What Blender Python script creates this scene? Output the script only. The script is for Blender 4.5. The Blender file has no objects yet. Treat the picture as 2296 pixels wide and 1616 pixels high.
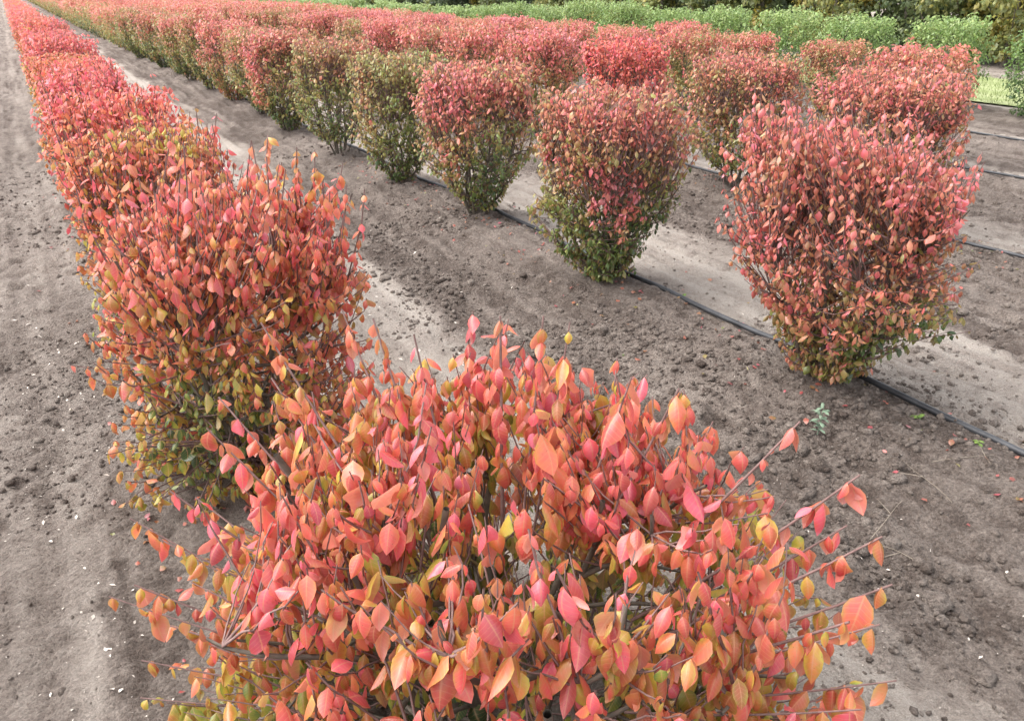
import bpy, math, random
import numpy as np
from mathutils import Matrix, Vector

# ------------------------------------------------------------------ camera, light, exposure
scene = bpy.context.scene
CAM_H = 1.6
PITCH = math.radians(24.965)
YAW = math.radians(30.036)
F_REL = 1800.0 / 2296.0                       # focal length / image width
cam_d = bpy.data.cameras.new('camera')
cam_d.sensor_fit = 'HORIZONTAL'
cam_d.sensor_width = 36.0
cam_d.lens = 36.0 * F_REL
cam_d.clip_start = 0.05
cam_d.clip_end = 2000.0
cam = bpy.data.objects.new('camera', cam_d)
scene.collection.objects.link(cam)
cam.location = (0, 0, CAM_H)
cam.rotation_euler = (math.radians(90) - PITCH, 0, -YAW)   # rows run along +Y, laterals along +X
scene.camera = cam

SUN_EL, SUN_AZ = math.radians(58), math.radians(-60)       # azimuth measured from +Y towards +X
world = bpy.data.worlds.new('World')
scene.world = world
world.use_nodes = True
wn = world.node_tree
wn.nodes.clear()
w_out = wn.nodes.new('ShaderNodeOutputWorld')
w_bg = wn.nodes.new('ShaderNodeBackground')
w_sky = wn.nodes.new('ShaderNodeTexSky')
w_sky.sky_type = 'NISHITA'
w_sky.sun_disc = False
w_sky.sun_elevation = SUN_EL
w_sky.sun_rotation = SUN_AZ
w_sky.air_density = 1.0
w_sky.dust_density = 3.0
w_sky.ozone_density = 1.0
w_hs = wn.nodes.new('ShaderNodeHueSaturation')
w_hs.inputs['Saturation'].default_value = 0.22             # cloud veil: a nearly white sky
w_bg.inputs['Strength'].default_value = 0.15
wn.links.new(w_sky.outputs[0], w_hs.inputs['Color'])
wn.links.new(w_hs.outputs[0], w_bg.inputs['Color'])
wn.links.new(w_bg.outputs[0], w_out.inputs['Surface'])

sun_d = bpy.data.lights.new('sun', 'SUN')
sun_d.energy = 0.6
sun_d.angle = math.radians(70)
sun_d.color = (1.0, 0.96, 0.91)
sun = bpy.data.objects.new('sun', sun_d)
scene.collection.objects.link(sun)
sd = Vector((math.sin(SUN_AZ) * math.cos(SUN_EL), math.cos(SUN_AZ) * math.cos(SUN_EL), math.sin(SUN_EL)))
sun.rotation_euler = sd.to_track_quat('Z', 'Y').to_euler()

scene.view_settings.view_transform = 'Standard'
scene.view_settings.look = 'None'
scene.view_settings.gamma = 1.0
scene.view_settings.use_curve_mapping = False
scene.view_settings.exposure = 1.86
scene.render.engine = 'CYCLES'
scene.cycles.max_bounces = 8
scene.cycles.diffuse_bounces = 4
scene.cycles.glossy_bounces = 2
scene.cycles.transmission_bounces = 4

COL = scene.collection
RNG = np.random.default_rng(7)

# ------------------------------------------------------------------ helpers
def img(p):
    """World points (n,3) -> pixel x, y and depth in a 2296 x 1616 frame (used only to pick which leaves show largest)."""
    p = np.asarray(p, float)
    q = p - np.array([0, 0, CAM_H])
    sx, cx_ = math.sin(YAW), math.cos(YAW)
    R = np.array([cx_, -sx, 0]); Fh = np.array([sx, cx_, 0])
    fw = Fh * math.cos(PITCH) + np.array([0, 0, -math.sin(PITCH)])
    dn = -Fh * math.sin(PITCH) + np.array([0, 0, -math.cos(PITCH)])
    z = q @ fw
    return 1148 + 1800 * (q @ R) / z, 808 + 1800 * (q @ dn) / z, z

def hash2(ix, iy, seed):
    h = (ix.astype(np.int64) * 374761393 + iy.astype(np.int64) * 668265263 + seed * 974634777) & 0x7fffffff
    h = ((h ^ (h >> 13)) * 1274126177) & 0x7fffffff
    h = h ^ (h >> 16)
    return (h & 0xffff) / 65535.0

def noise2(x, y, seed=0):
    """Smooth value noise in -1..1."""
    ix = np.floor(x).astype(np.int64); iy = np.floor(y).astype(np.int64)
    fx = x - ix; fy = y - iy
    fx = fx * fx * fx * (fx * (fx * 6 - 15) + 10); fy = fy * fy * fy * (fy * (fy * 6 - 15) + 10)
    a = hash2(ix, iy, seed); b = hash2(ix + 1, iy, seed); c = hash2(ix, iy + 1, seed); d = hash2(ix + 1, iy + 1, seed)
    return 2 * ((a * (1 - fx) + b * fx) * (1 - fy) + (c * (1 - fx) + d * fx) * fy) - 1

def fbm2(x, y, seed=0, oct=4, gain=0.5):
    s = np.zeros_like(x); a = 1.0; t = 0
    for o in range(oct):
        ca, sa = math.cos(o * 0.9), math.sin(o * 0.9)
        s += a * noise2((x * ca - y * sa) * 2 ** o, (x * sa + y * ca) * 2 ** o, seed + o * 17)
        t += a; a *= gain
    return s / t

def noise3(p, seed=0):
    return (noise2(p[:, 0] + 3.1 * p[:, 2], p[:, 1] - 1.7 * p[:, 2], seed) + noise2(p[:, 2] * 1.3 + p[:, 0], p[:, 2] - p[:, 1], seed + 5)) * 0.6

def sstep(a, b, x):
    t = np.clip((x - a) / (b - a), 0, 1)
    return t * t * (3 - 2 * t)

def nrm(v):
    return v / np.maximum(np.linalg.norm(v, axis=-1, keepdims=True), 1e-9)

def mesh_np(name, verts, tris=None, quads=None, mat=None, smooth=True, attrs=None):
    """A mesh from numpy arrays (one of tris / quads)."""
    me = bpy.data.meshes.new(name)
    f = tris if tris is not None else quads
    k = f.shape[1]
    me.vertices.add(len(verts)); me.vertices.foreach_set('co', np.ascontiguousarray(verts, np.float32).ravel())
    me.loops.add(f.size); me.loops.foreach_set('vertex_index', np.ascontiguousarray(f, np.int32).ravel())
    me.polygons.add(len(f)); me.polygons.foreach_set('loop_start', np.arange(0, f.size, k, dtype=np.int32))
    me.polygons.foreach_set('loop_total', np.full(len(f), k, np.int32))
    me.polygons.foreach_set('use_smooth', np.full(len(f), smooth, bool))
    for an, av in (attrs or {}).items():
        if av.ndim == 1:
            me.attributes.new(an, 'FLOAT', 'POINT').data.foreach_set('value', np.ascontiguousarray(av, np.float32))
        else:
            me.attributes.new(an, 'FLOAT_VECTOR', 'POINT').data.foreach_set('vector', np.ascontiguousarray(av, np.float32).ravel())
    me.update(calc_edges=True)
    if mat: me.materials.append(mat)
    return me

def link(name, me, parent=None):
    o = bpy.data.objects.new(name, me)
    COL.objects.link(o)
    if parent: o.parent = parent
    return o

def root(name, loc, label, cat, group=None):
    o = bpy.data.objects.new(name, None)
    o.empty_display_size = 0.1
    COL.objects.link(o)
    o.location = loc
    o['label'] = label; o['category'] = cat
    if group: o['group'] = group
    return o

def tubes(paths, radii, sides):
    """paths (n,k,3), radii (n,k) -> verts, quads of n tubes."""
    n, k, _ = paths.shape
    t = np.empty_like(paths)
    t[:, 1:-1] = paths[:, 2:] - paths[:, :-2]; t[:, 0] = paths[:, 1] - paths[:, 0]; t[:, -1] = paths[:, -1] - paths[:, -2]
    t = nrm(t)
    ref = np.where(np.abs(t[..., 2:3]) > 0.9, np.array([1., 0, 0]), np.array([0, 0, 1.]))
    a = nrm(np.cross(t, ref)); b = np.cross(t, a)
    ang = np.arange(sides) * 2 * math.pi / sides
    v = paths[:, :, None, :] + radii[:, :, None, None] * (np.cos(ang)[None, None, :, None] * a[:, :, None, :] + np.sin(ang)[None, None, :, None] * b[:, :, None, :])
    idx = np.arange(n * k * sides).reshape(n, k, sides)
    i0 = idx[:, :-1]; i1 = idx[:, 1:]
    q = np.stack([i0, np.roll(i0, -1, 2), np.roll(i1, -1, 2), i1], -1).reshape(-1, 4)
    return v.reshape(-1, 3), q

# ------------------------------------------------------------------ materials
def new_mat(name):
    m = bpy.data.materials.new(name); m.use_nodes = True
    nt = m.node_tree; nt.nodes.clear()
    return m, nt, nt.nodes, nt.links

def N(nodes, t, **kw):
    n = nodes.new(t)
    for k, v in kw.items(): setattr(n, k, v)
    return n

def math_n(nt, op, a, b=None, clamp=False):
    n = nt.nodes.new('ShaderNodeMath'); n.operation = op; n.use_clamp = clamp
    for i, x in enumerate((a, b)):
        if x is None: continue
        if isinstance(x, (int, float)): n.inputs[i].default_value = x
        else: nt.links.new(x, n.inputs[i])
    return n.outputs[0]

def mix_c(nt, f, a, b, blend='MIX'):
    n = nt.nodes.new('ShaderNodeMix'); n.data_type = 'RGBA'; n.blend_type = blend
    for s, x in ((n.inputs[0], f), (n.inputs[6], a), (n.inputs[7], b)):
        if isinstance(x, (int, float)): s.default_value = x
        elif isinstance(x, tuple): s.default_value = (*x, 1)
        else: nt.links.new(x, s)
    return n.outputs[2]

def ramp(nt, fac, stops):
    n = nt.nodes.new('ShaderNodeValToRGB')
    el = n.color_ramp.elements
    while len(el) < len(stops): el.new(0.5)
    for e, (p, c) in zip(el, stops): e.position = p; e.color = (*c, 1)
    nt.links.new(fac, n.inputs[0])
    return n.outputs[0]

AUTUMN = [(0.00, (.050, .098, .034)), (0.17, (.170, .240, .045)), (0.31, (.330, .340, .055)), (0.43, (.530, .390, .062)),
          (0.54, (.510, .245, .062)), (0.64, (.650, .190, .085)), (0.75, (.690, .140, .105)), (0.88, (.660, .105, .115)), (1.0, (.670, .155, .180))]
DULL = [(0.00, (.060, .105, .040)), (0.17, (.125, .190, .048)), (0.33, (.250, .285, .068)), (0.45, (.350, .285, .085)),
        (0.55, (.430, .235, .105)), (0.65, (.560, .205, .120)), (0.77, (.640, .165, .135)), (0.90, (.640, .145, .150)), (1.0, (.660, .220, .230))]
GREEN = [(0.00, (.035, .075, .022)), (0.35, (.125, .215, .052)), (0.65, (.215, .330, .082)), (1.0, (.340, .420, .140))]
BELT = [(0.00, (.045, .070, .038)), (0.30, (.090, .130, .052)), (0.55, (.170, .200, .058)), (0.75, (.310, .280, .060)), (1.0, (.400, .290, .045))]

def leaf_material(name, stops, rough=0.38, veins=True, trans=0.42, spec=0.85):
    """Leaf colour = ramp over (leaf ripeness stored in the mesh + the object's own shift); rib, margin and underside on top."""
    m, nt, nd, lk = new_mat(name)
    at = N(nd, 'ShaderNodeAttribute', attribute_name='ripe'); sx = N(nd, 'ShaderNodeSeparateXYZ'); lk.new(at.outputs['Vector'], sx.inputs[0])
    uv = N(nd, 'ShaderNodeAttribute', attribute_name='leafuv'); su = N(nd, 'ShaderNodeSeparateXYZ'); lk.new(uv.outputs['Vector'], su.inputs[0])
    oi = N(nd, 'ShaderNodeObjectInfo'); so = N(nd, 'ShaderNodeSeparateColor'); lk.new(oi.outputs['Color'], so.inputs[0])
    rr = math_n(nt, 'ADD', sx.outputs[0], math_n(nt, 'SUBTRACT', so.outputs[0], 0.5))
    # leaves turn unevenly: blotches, and the part near the stalk lags behind
    geo = N(nd, 'ShaderNodeNewGeometry')
    tc = N(nd, 'ShaderNodeTexCoord')
    nz = N(nd, 'ShaderNodeTexNoise'); nz.inputs['Scale'].default_value = 45.0; nz.inputs['Detail'].default_value = 3.0
    lk.new(geo.outputs['Position'], nz.inputs['Vector'])
    rr = math_n(nt, 'ADD', rr, math_n(nt, 'MULTIPLY', math_n(nt, 'SUBTRACT', nz.outputs[0], 0.5), 0.42))
    au = math_n(nt, 'ABSOLUTE', su.outputs[0])
    if veins:
        lag = math_n(nt, 'MULTIPLY', math_n(nt, 'SUBTRACT', su.outputs[1], 0.45), 0.12)
        rr = math_n(nt, 'ADD', rr, lag)
        edge = math_n(nt, 'MULTIPLY', math_n(nt, 'POWER', au, 3.0), 0.16)
        rr = math_n(nt, 'SUBTRACT', rr, edge)
    c = ramp(nt, rr, stops)
    val = math_n(nt, 'ADD', math_n(nt, 'MULTIPLY', math_n(nt, 'ADD', sx.outputs[1], so.outputs[1]), 0.55), 0.72)
    hv = N(nd, 'ShaderNodeHueSaturation'); lk.new(c, hv.inputs['Color']); lk.new(val, hv.inputs['Value'])
    lk.new(math_n(nt, 'ADD', math_n(nt, 'MULTIPLY', sx.outputs[2], 0.03), 0.485), hv.inputs['Hue'])
    hv.inputs['Saturation'].default_value = 1.0
    c = hv.outputs[0]
    if veins:
        rib = math_n(nt, 'SUBTRACT', 1.0, math_n(nt, 'MULTIPLY', au, 9.0), True)
        c = mix_c(nt, math_n(nt, 'MULTIPLY', rib, 0.55), c, (.70, .38, .20))
        # side veins, swept towards the tip
        w = math_n(nt, 'SINE', math_n(nt, 'MULTIPLY', math_n(nt, 'SUBTRACT', su.outputs[1], math_n(nt, 'MULTIPLY', au, 0.16)), 48.0))
        w = math_n(nt, 'POWER', math_n(nt, 'MAXIMUM', w, 0.0), 6.0)
        c = mix_c(nt, math_n(nt, 'MULTIPLY', w, 0.24), c, (.72, .36, .22))
        sp = N(nd, 'ShaderNodeTexNoise'); sp.inputs['Scale'].default_value = 260.0; sp.inputs['Detail'].default_value = 2.0
        lk.new(geo.outputs['Position'], sp.inputs['Vector'])
        spot = math_n(nt, 'MULTIPLY', math_n(nt, 'SUBTRACT', sp.outputs[0], 0.66), 9.0, True)
        c = mix_c(nt, math_n(nt, 'MULTIPLY', spot, 0.45), c, (.22, .07, .035))
    under = mix_c(nt, 0.38, c, (.62, .36, .22) if stops in (AUTUMN, DULL) else (.25, .30, .15))
    c = mix_c(nt, geo.outputs['Backfacing'], c, under)
    pb = N(nd, 'ShaderNodeBsdfPrincipled'); lk.new(c, pb.inputs['Base Color'])
    pb.inputs['Roughness'].default_value = rough
    pb.inputs['Specular IOR Level'].default_value = spec
    tr = N(nd, 'ShaderNodeBsdfTranslucent'); lk.new(c, tr.inputs['Color'])
    mx = N(nd, 'ShaderNodeMixShader'); mx.inputs[0].default_value = trans
    lk.new(pb.outputs[0], mx.inputs[1]); lk.new(tr.outputs[0], mx.inputs[2])
    if veins:
        bp = N(nd, 'ShaderNodeBump'); bp.inputs['Strength'].default_value = 0.25; bp.inputs['Distance'].default_value = 0.002
        lk.new(math_n(nt, 'ADD', nz.outputs[0], math_n(nt, 'MULTIPLY', w, -0.4)), bp.inputs['Height']); lk.new(bp.outputs[0], pb.inputs['Normal'])
    out = N(nd, 'ShaderNodeOutputMaterial'); lk.new(mx.outputs[0], out.inputs['Surface'])
    return m

def bark_material(name, c0, c1, scale=60.0):
    m, nt, nd, lk = new_mat(name)
    geo = N(nd, 'ShaderNodeNewGeometry')
    nz = N(nd, 'ShaderNodeTexNoise'); nz.inputs['Scale'].default_value = scale; nz.inputs['Detail'].default_value = 5.0
    lk.new(geo.outputs['Position'], nz.inputs['Vector'])
    c = ramp(nt, nz.outputs[0], [(0.3, c0), (0.7, c1)])
    pb = N(nd, 'ShaderNodeBsdfPrincipled'); lk.new(c, pb.inputs['Base Color']); pb.inputs['Roughness'].default_value = 0.75
    bp = N(nd, 'ShaderNodeBump'); bp.inputs['Strength'].default_value = 0.5; bp.inputs['Distance'].default_value = 0.003
    lk.new(nz.outputs[0], bp.inputs['Height']); lk.new(bp.outputs[0], pb.inputs['Normal'])
    out = N(nd, 'ShaderNodeOutputMaterial'); lk.new(pb.outputs[0], out.inputs['Surface'])
    return m

def plain_material(name, c0, c1, scale=30.0, rough=0.7, spec=0.4):
    m, nt, nd, lk = new_mat(name)
    geo = N(nd, 'ShaderNodeNewGeometry')
    nz = N(nd, 'ShaderNodeTexNoise'); nz.inputs['Scale'].default_value = scale; nz.inputs['Detail'].default_value = 4.0
    lk.new(geo.outputs['Position'], nz.inputs['Vector'])
    c = ramp(nt, nz.outputs[0], [(0.35, c0), (0.65, c1)])
    pb = N(nd, 'ShaderNodeBsdfPrincipled'); lk.new(c, pb.inputs['Base Color']); pb.inputs['Roughness'].default_value = rough
    pb.inputs['Specular IOR Level'].default_value = spec
    out = N(nd, 'ShaderNodeOutputMaterial'); lk.new(pb.outputs[0], out.inputs['Surface'])
    return m

LEAF_NEAR = leaf_material('autumn_leaf_near', AUTUMN)
LEAF = leaf_material('autumn_leaf', DULL, veins=False)
LEAF_VIVID = leaf_material('vivid_autumn_leaf', AUTUMN, veins=False)
LEAF_GREEN = leaf_material('green_leaf', GREEN, veins=False)
LEAF_BELT = leaf_material('tree_leaf', BELT, veins=False, rough=0.5)
BARK = bark_material('bark', (.075, .062, .048), (.150, .125, .095))
TWIG = bark_material('young_bark', (.140, .085, .075), (.250, .150, .135))
HOSE = plain_material('hose_plastic', (.018, .019, .022), (.045, .046, .050), 9.0, 0.45, 0.5)

def soil_material():
    m, nt, nd, lk = new_mat('soil')
    geo = N(nd, 'ShaderNodeNewGeometry')
    at = N(nd, 'ShaderNodeAttribute', attribute_name='sand')
    n1 = N(nd, 'ShaderNodeTexNoise'); n1.inputs['Scale'].default_value = 9.0; n1.inputs['Detail'].default_value = 8.0; n1.inputs['Roughness'].default_value = 0.65
    n2 = N(nd, 'ShaderNodeTexNoise'); n2.inputs['Scale'].default_value = 62.0; n2.inputs['Detail'].default_value = 8.0; n2.inputs['Roughness'].default_value = 0.74
    n3 = N(nd, 'ShaderNodeTexNoise'); n3.inputs['Scale'].default_value = 230.0; n3.inputs['Detail'].default_value = 3.0
    for n in (n1, n2, n3): lk.new(geo.outputs['Position'], n.inputs['Vector'])
    f = math_n(nt, 'ADD', at.outputs['Fac'], math_n(nt, 'MULTIPLY', math_n(nt, 'SUBTRACT', n1.outputs[0], 0.5), 0.55))
    f = math_n(nt, 'ADD', f, math_n(nt, 'MULTIPLY', math_n(nt, 'SUBTRACT', n2.outputs[0], 0.5), 1.15))
    c = ramp(nt, f, [(0.02, (.136, .105, .087)), (0.32, (.258, .212, .180)), (0.60, (.355, .303, .260)), (0.95, (.445, .390, .338))])
    g = math_n(nt, 'ADD', math_n(nt, 'MULTIPLY', n3.outputs[0], 0.9), 0.55)
    hv = N(nd, 'ShaderNodeHueSaturation'); lk.new(c, hv.inputs['Color']); lk.new(g, hv.inputs['Value'])
    pb = N(nd, 'ShaderNodeBsdfPrincipled'); lk.new(hv.outputs[0], pb.inputs['Base Color']); pb.inputs['Roughness'].default_value = 0.92
    pb.inputs['Specular IOR Level'].default_value = 0.2
    vo = N(nd, 'ShaderNodeTexVoronoi'); vo.inputs['Scale'].default_value = 80.0; vo.inputs['Randomness'].default_value = 1.0
    warp = N(nd, 'ShaderNodeVectorMath'); warp.operation = 'MULTIPLY_ADD'
    lk.new(n2.outputs['Color'], warp.inputs[0]); warp.inputs[1].default_value = (0.02, 0.02, 0.02); lk.new(geo.outputs['Position'], warp.inputs[2])
    lk.new(warp.outputs[0], vo.inputs['Vector'])
    dark = math_n(nt, 'SUBTRACT', 1.05, at.outputs['Fac'], True)
    crumb = math_n(nt, 'MULTIPLY', math_n(nt, 'SUBTRACT', 0.6, vo.outputs['Distance'], True), math_n(nt, 'ADD', math_n(nt, 'MULTIPLY', dark, 0.9), 0.15))
    h = math_n(nt, 'ADD', math_n(nt, 'MULTIPLY', n2.outputs[0], 1.0), math_n(nt, 'MULTIPLY', n3.outputs[0], 0.35))
    h = math_n(nt, 'ADD', h, math_n(nt, 'MULTIPLY', crumb, 1.1))
    bp = N(nd, 'ShaderNodeBump'); bp.inputs['Strength'].default_value = 1.0; bp.inputs['Distance'].default_value = 0.026
    lk.new(h, bp.inputs['Height']); lk.new(bp.outputs[0], pb.inputs['Normal'])
    out = N(nd, 'ShaderNodeOutputMaterial'); lk.new(pb.outputs[0], out.inputs['Surface'])
    return m
SOIL = soil_material()

# ------------------------------------------------------------------ ground
ROWS = dict(a=0.45, b=2.66, c=5.08, d=7.3, e=9.2, f=11.5)
ROWX = list(ROWS.values())
NEAR_B = [1.99, 3.55, 5.22, 6.51, 8.0, 9.72, 11.14, 12.68]

def cloddy(X, Y):
    """0 = dry beaten sand between the rows, 1 = dark loosened soil (right of each alley's middle and under the shrubs)."""
    wob = 0.10 * noise2(X * 0.7, Y * 0.5, 3) + 0.08 * noise2(X * 2.1, Y * 1.3, 4)
    u = X + wob
    s = np.zeros_like(X)
    u = u + 0.07 * noise2(X * 11, Y * 0.9, 14) + 0.06 * noise2(X * 5, Y * 3.5, 15)
    # dark bands [start, end] along the rows
    shift = np.clip(0.05 * (Y - 2.5), 0, 0.32)
    for a, b in ((0.05, 0.72), (1.62 + shift, 2.92), (3.80, 5.25), (5.95, 7.45), (8.0, 9.4), (10.0, 12.2)):
        s = np.maximum(s, sstep(a - 0.13, a + 0.13, u) * (1 - sstep(b - 0.10, b + 0.12, u)))
    far = sstep(15.9, 16.5, u)
    lefttrack = (1 - sstep(0.0, 0.25, u)) * 0.78
    return np.clip(np.maximum(np.maximum(s, lefttrack), far * 0.5), 0, 1)

def ground_height(X, Y):
    k = cloddy(X, Y)
    z = np.zeros_like(X)
    for r in ROWX[:5]:
        z += (0.075 if r > 1 else 0.05) * np.exp(-((X - r - 0.02) / 0.34) ** 2)
    z += 0.018 * noise2(X * 1.6, Y * 1.1, 21) * (0.3 + 0.7 * k)
    n = fbm2(X * 6.5, Y * 6.5, 31, 4, 0.55)
    k0 = k; k = np.maximum(k, 0.75 * (1 - sstep(-0.1, 0.2, X))); k = np.maximum(k, 0.42)
    z += k * 0.036 * n + 0.006 * (1 - k) * n
    pits = np.clip(noise2(X * 19 + 3, Y * 19, 37) - 0.30, 0, 1); z -= 0.022 * pits * (0.5 + 0.5 * noise2(X * 2.2, Y * 2.2, 38))
    z += (0.25 + 0.75 * k) * 0.009 * noise2(X * 24, Y * 24, 33) * (0.6 + 0.6 * noise2(X * 3, Y * 3, 35))
    rid = 1 - np.abs(fbm2(X * 13, Y * 13, 57, 3, 0.5)) * 2.2
    z += k * 0.022 * np.clip(rid, -1, 1) * (0.5 + 0.5 * noise2(X * 2.3, Y * 2.3, 77))
    lump = np.clip(noise2(X * 9 + 4, Y * 9, 91) - 0.35, 0, 1) * np.clip(noise2(X * 1.4, Y * 1.1, 95) + 0.45, 0, 1)
    z += k * 0.055 * lump
    # furrow lines drawn along the alley by the tines, and the wheel track left of the first row
    tine = np.sin((X + 0.015 * noise2(X * 3, Y * 1.5, 8)) * 2 * math.pi / 0.115)
    rut = noise2(X * 9, Y * 0.35, 44); z += 0.012 * rut * (0.5 + 0.5 * noise2(X * 1.5, Y * 0.7, 45)); z += 0.004 * tine * k0 * np.clip(noise2(X * 2, Y * 0.8, 46), 0, 1)
    z += (1 - k0) * 0.008 * tine * (0.6 + 0.5 * noise2(X * 4, Y * 0.8, 39))
    tr = np.exp(-((X + 0.20) / 0.17) ** 2)
    lug = np.sin((Y + np.abs(X + 0.20) * 1.2) * 2 * math.pi / 0.15)
    z += tr * (0.005 * lug - 0.02) * (0.7 + 0.5 * noise2(X * 2, Y * 2, 12))
    return z

def axis_grid(stops):
    """stops: [(start, end, step)] with steps growing from one to the next."""
    out = []
    for a, b, s0, s1 in stops:
        x = a; n = 0
        while x < b - 1e-6:
            out.append(x)
            t = (x - a) / (b - a)
            x += s0 * (s1 / s0) ** t
    out.append(stops[-1][1])
    return np.array(out)

gx = axis_grid([(-260, -8, 40, 2), (-8, -0.9, 1.0, 0.05), (-0.9, 4.2, 0.0185, 0.021), (4.2, 12.5, 0.024, 0.18), (12.5, 30, 0.15, 1.2), (30, 420, 1.5, 50)])
gy = axis_grid([(-60, 0.0, 12, 0.3), (0.0, 0.6, 0.1, 0.025), (0.6, 5.5, 0.017, 0.032), (5.5, 16, 0.036, 0.22), (16, 80, 0.13, 2.2), (80, 600, 3, 60)])
GX, GY = np.meshgrid(gx, gy)
xx, yy = GX.ravel(), GY.ravel()
zz = ground_height(xx, yy)
fade = 1 - 0.85 * sstep(14, 40, np.hypot(xx, yy))
for r in ROWX: pass
zz = np.where(xx > 12.3, zz * 0.4, zz) * fade
sand = np.clip(1 - cloddy(xx, yy), 0, 1) * 0.56 + 0.22 + 0.15 * fbm2(xx * 2.5, yy * 1.2, 40, 4) + np.clip(zz, -0.03, 0.03) * 1.2
streak = noise2(xx * 16, yy * 0.9, 66)
sand += 0.11 * streak + 0.10 * streak * (1 - cloddy(xx, yy)) + 0.08 * noise2(xx * 34, yy * 1.4, 68)
sand -= 0.55 * np.clip(noise2(xx * 19 + 3, yy * 19, 37) - 0.30, 0, 1) * (0.6 + 0.5 * noise2(xx * 2.2, yy * 2.2, 38)) + 0.10 * np.clip(noise2(xx * 31, yy * 31, 41), 0, 1)
wheel = np.exp(-((xx + 0.16) / 0.05) ** 2) + np.exp(-((xx + 0.62) / 0.07) ** 2)
for xc, wd in ((0.98, .05), (1.24, .04), (1.50, .06), (1.86, .05), (3.10, .05), (3.42, .07), (3.78, .05), (4.15, .06), (5.55, .06), (5.85, .05), (7.7, .07)):
    xl = xx - xc - 0.03 * noise2(yy * 0.6, yy * 0 + xc * 7, 72) - 0.05 * np.clip(yy - 2.5, 0, 6)
    g = np.exp(-(xl / wd) ** 2) * np.clip(0.55 + 0.8 * noise2(xx * 3, yy * 1.1, 73), 0, 1.1)
    sand += 0.20 * g - 0.10 * np.exp(-((np.abs(xl) - 2.0 * wd) / wd) ** 2) * np.clip(0.5 + 0.8 * noise2(xx * 5, yy * 2.3, 74), 0, 1)
    zz -= 0.012 * g * (np.hypot(xx, yy) < 12)
sand += 0.22 * wheel * np.clip(0.6 + 0.7 * noise2(xx * 4, yy * 1.7, 71), 0, 1)
nx, ny = len(gx), len(gy)
ii = np.arange(nx * ny).reshape(ny, nx)
q = np.stack([ii[:-1, :-1], ii[:-1, 1:], ii[1:, 1:], ii[1:, :-1]], -1).reshape(-1, 4)
soil_o = link('ground', mesh_np('ground', np.stack([xx, yy, zz], -1), quads=q, mat=SOIL, attrs=dict(sand=sand)))
soil_o['kind'] = 'structure'
print('ground quads', len(q))

def gz(x, y):
    return float(ground_height(np.array([float(x)]), np.array([float(y)]))[0] * (1 - 0.85 * sstep(14, 40, np.hypot(x, y))))

# grass strip and the far wood floor
GRASS = plain_material('grass_blades', (.200, .245, .090), (.310, .345, .160), 3.0, 0.6, 0.3)
TURF = plain_material('turf', (.230, .270, .110), (.320, .345, .180), 2.0, 0.9, 0.2)
def strip(name, x0, x1, y0, y1, z, mat, n=60):
    yv = np.linspace(y0, y1, n)
    e0 = x0 + 0.25 * noise2(yv * 0.7, yv * 0 + 1.3, 5); e1 = x1 + 0.3 * noise2(yv * 0.6, yv * 0 + 7.7, 6)
    v = np.concatenate([np.stack([e0, yv, np.full(n, z)], -1), np.stack([e1, yv, np.full(n, z)], -1)])
    i = np.arange(n - 1)
    o = link(name, mesh_np(name, v, quads=np.stack([i, i + n, i + n + 1, i + 1], -1), mat=mat)); o['kind'] = 'structure'
    return o
strip('grass_strip', 12.35, 15.8, 0.0, 150.0, 0.030, TURF, 300)
ng = 26000
gxp = RNG.uniform(12.3, 15.9, ng); gyp = 1.0 + 40 * RNG.random(ng) ** 1.6
gl = RNG.uniform(0.04, 0.11, ng); ga = RNG.uniform(0, 2 * math.pi, ng); lean = RNG.normal(0, 0.04, (ng, 2))
b0 = np.stack([gxp, gyp, np.full(ng, 0.025)], -1); sv = np.stack([np.cos(ga), np.sin(ga), 0 * ga], -1) * 0.006
tip = b0 + np.stack([lean[:, 0], lean[:, 1], gl], -1)
gv = np.stack([b0 - sv, b0 + sv, tip], 1).reshape(-1, 3)
o = link('grass', mesh_np('grass', gv, tris=np.arange(3 * ng).reshape(-1, 3), mat=GRASS)); o['kind'] = 'stuff'

# rain water lying far down the first alley
PUDDLE = plain_material('puddle_water', (.20, .20, .20), (.25, .25, .25), 2.0, 0.06, 0.6)
pa = np.linspace(0, 2 * math.pi, 40, endpoint=False)
pr = 1 + 0.25 * noise2(np.cos(pa) * 1.5, np.sin(pa) * 1.5, 9)
pv = np.concatenate([[[1.5, 70, 0.03]], np.stack([1.5 + 0.42 * pr * np.cos(pa), 70 + 6.0 * pr * np.sin(pa), np.full(40, 0.03)], -1)])
pi_ = np.arange(40)
o = link('puddle', mesh_np('puddle', pv, tris=np.stack([np.zeros(40, int), 1 + pi_, 1 + (pi_ + 1) % 40], -1), mat=PUDDLE)); o['kind'] = 'structure'

# ------------------------------------------------------------------ leaves
def leaf_template(ns, nc):
    """ns stations between the two tips, nc columns. Returns u (-1..1), v (0..1), half-width factor and triangles."""
    vs = np.linspace(0, 1, ns + 2)[1:-1]
    prof = lambda v: 2.05 * np.power(v, 0.75) * np.power(1 - v, 0.95)
    us = np.linspace(-1, 1, nc)
    U = [0.0]; V = [0.0]; Wd = [0.0]
    for v in vs:
        for u in us: U.append(u); V.append(v); Wd.append(u * prof(v))
    U.append(0.0); V.append(1.0); Wd.append(0.0)
    T = []
    at = lambda s, c: 1 + s * nc + c
    for c in range(nc - 1):
        T.append((0, at(0, c + 1), at(0, c)))
        T.append((len(U) - 1, at(ns - 1, c), at(ns - 1, c + 1)))
        for s in range(ns - 1):
            T.append((at(s, c), at(s, c + 1), at(s + 1, c + 1))); T.append((at(s, c), at(s + 1, c + 1), at(s + 1, c)))
    return np.array(U), np.array(V), np.array(Wd), np.array(T)

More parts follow.
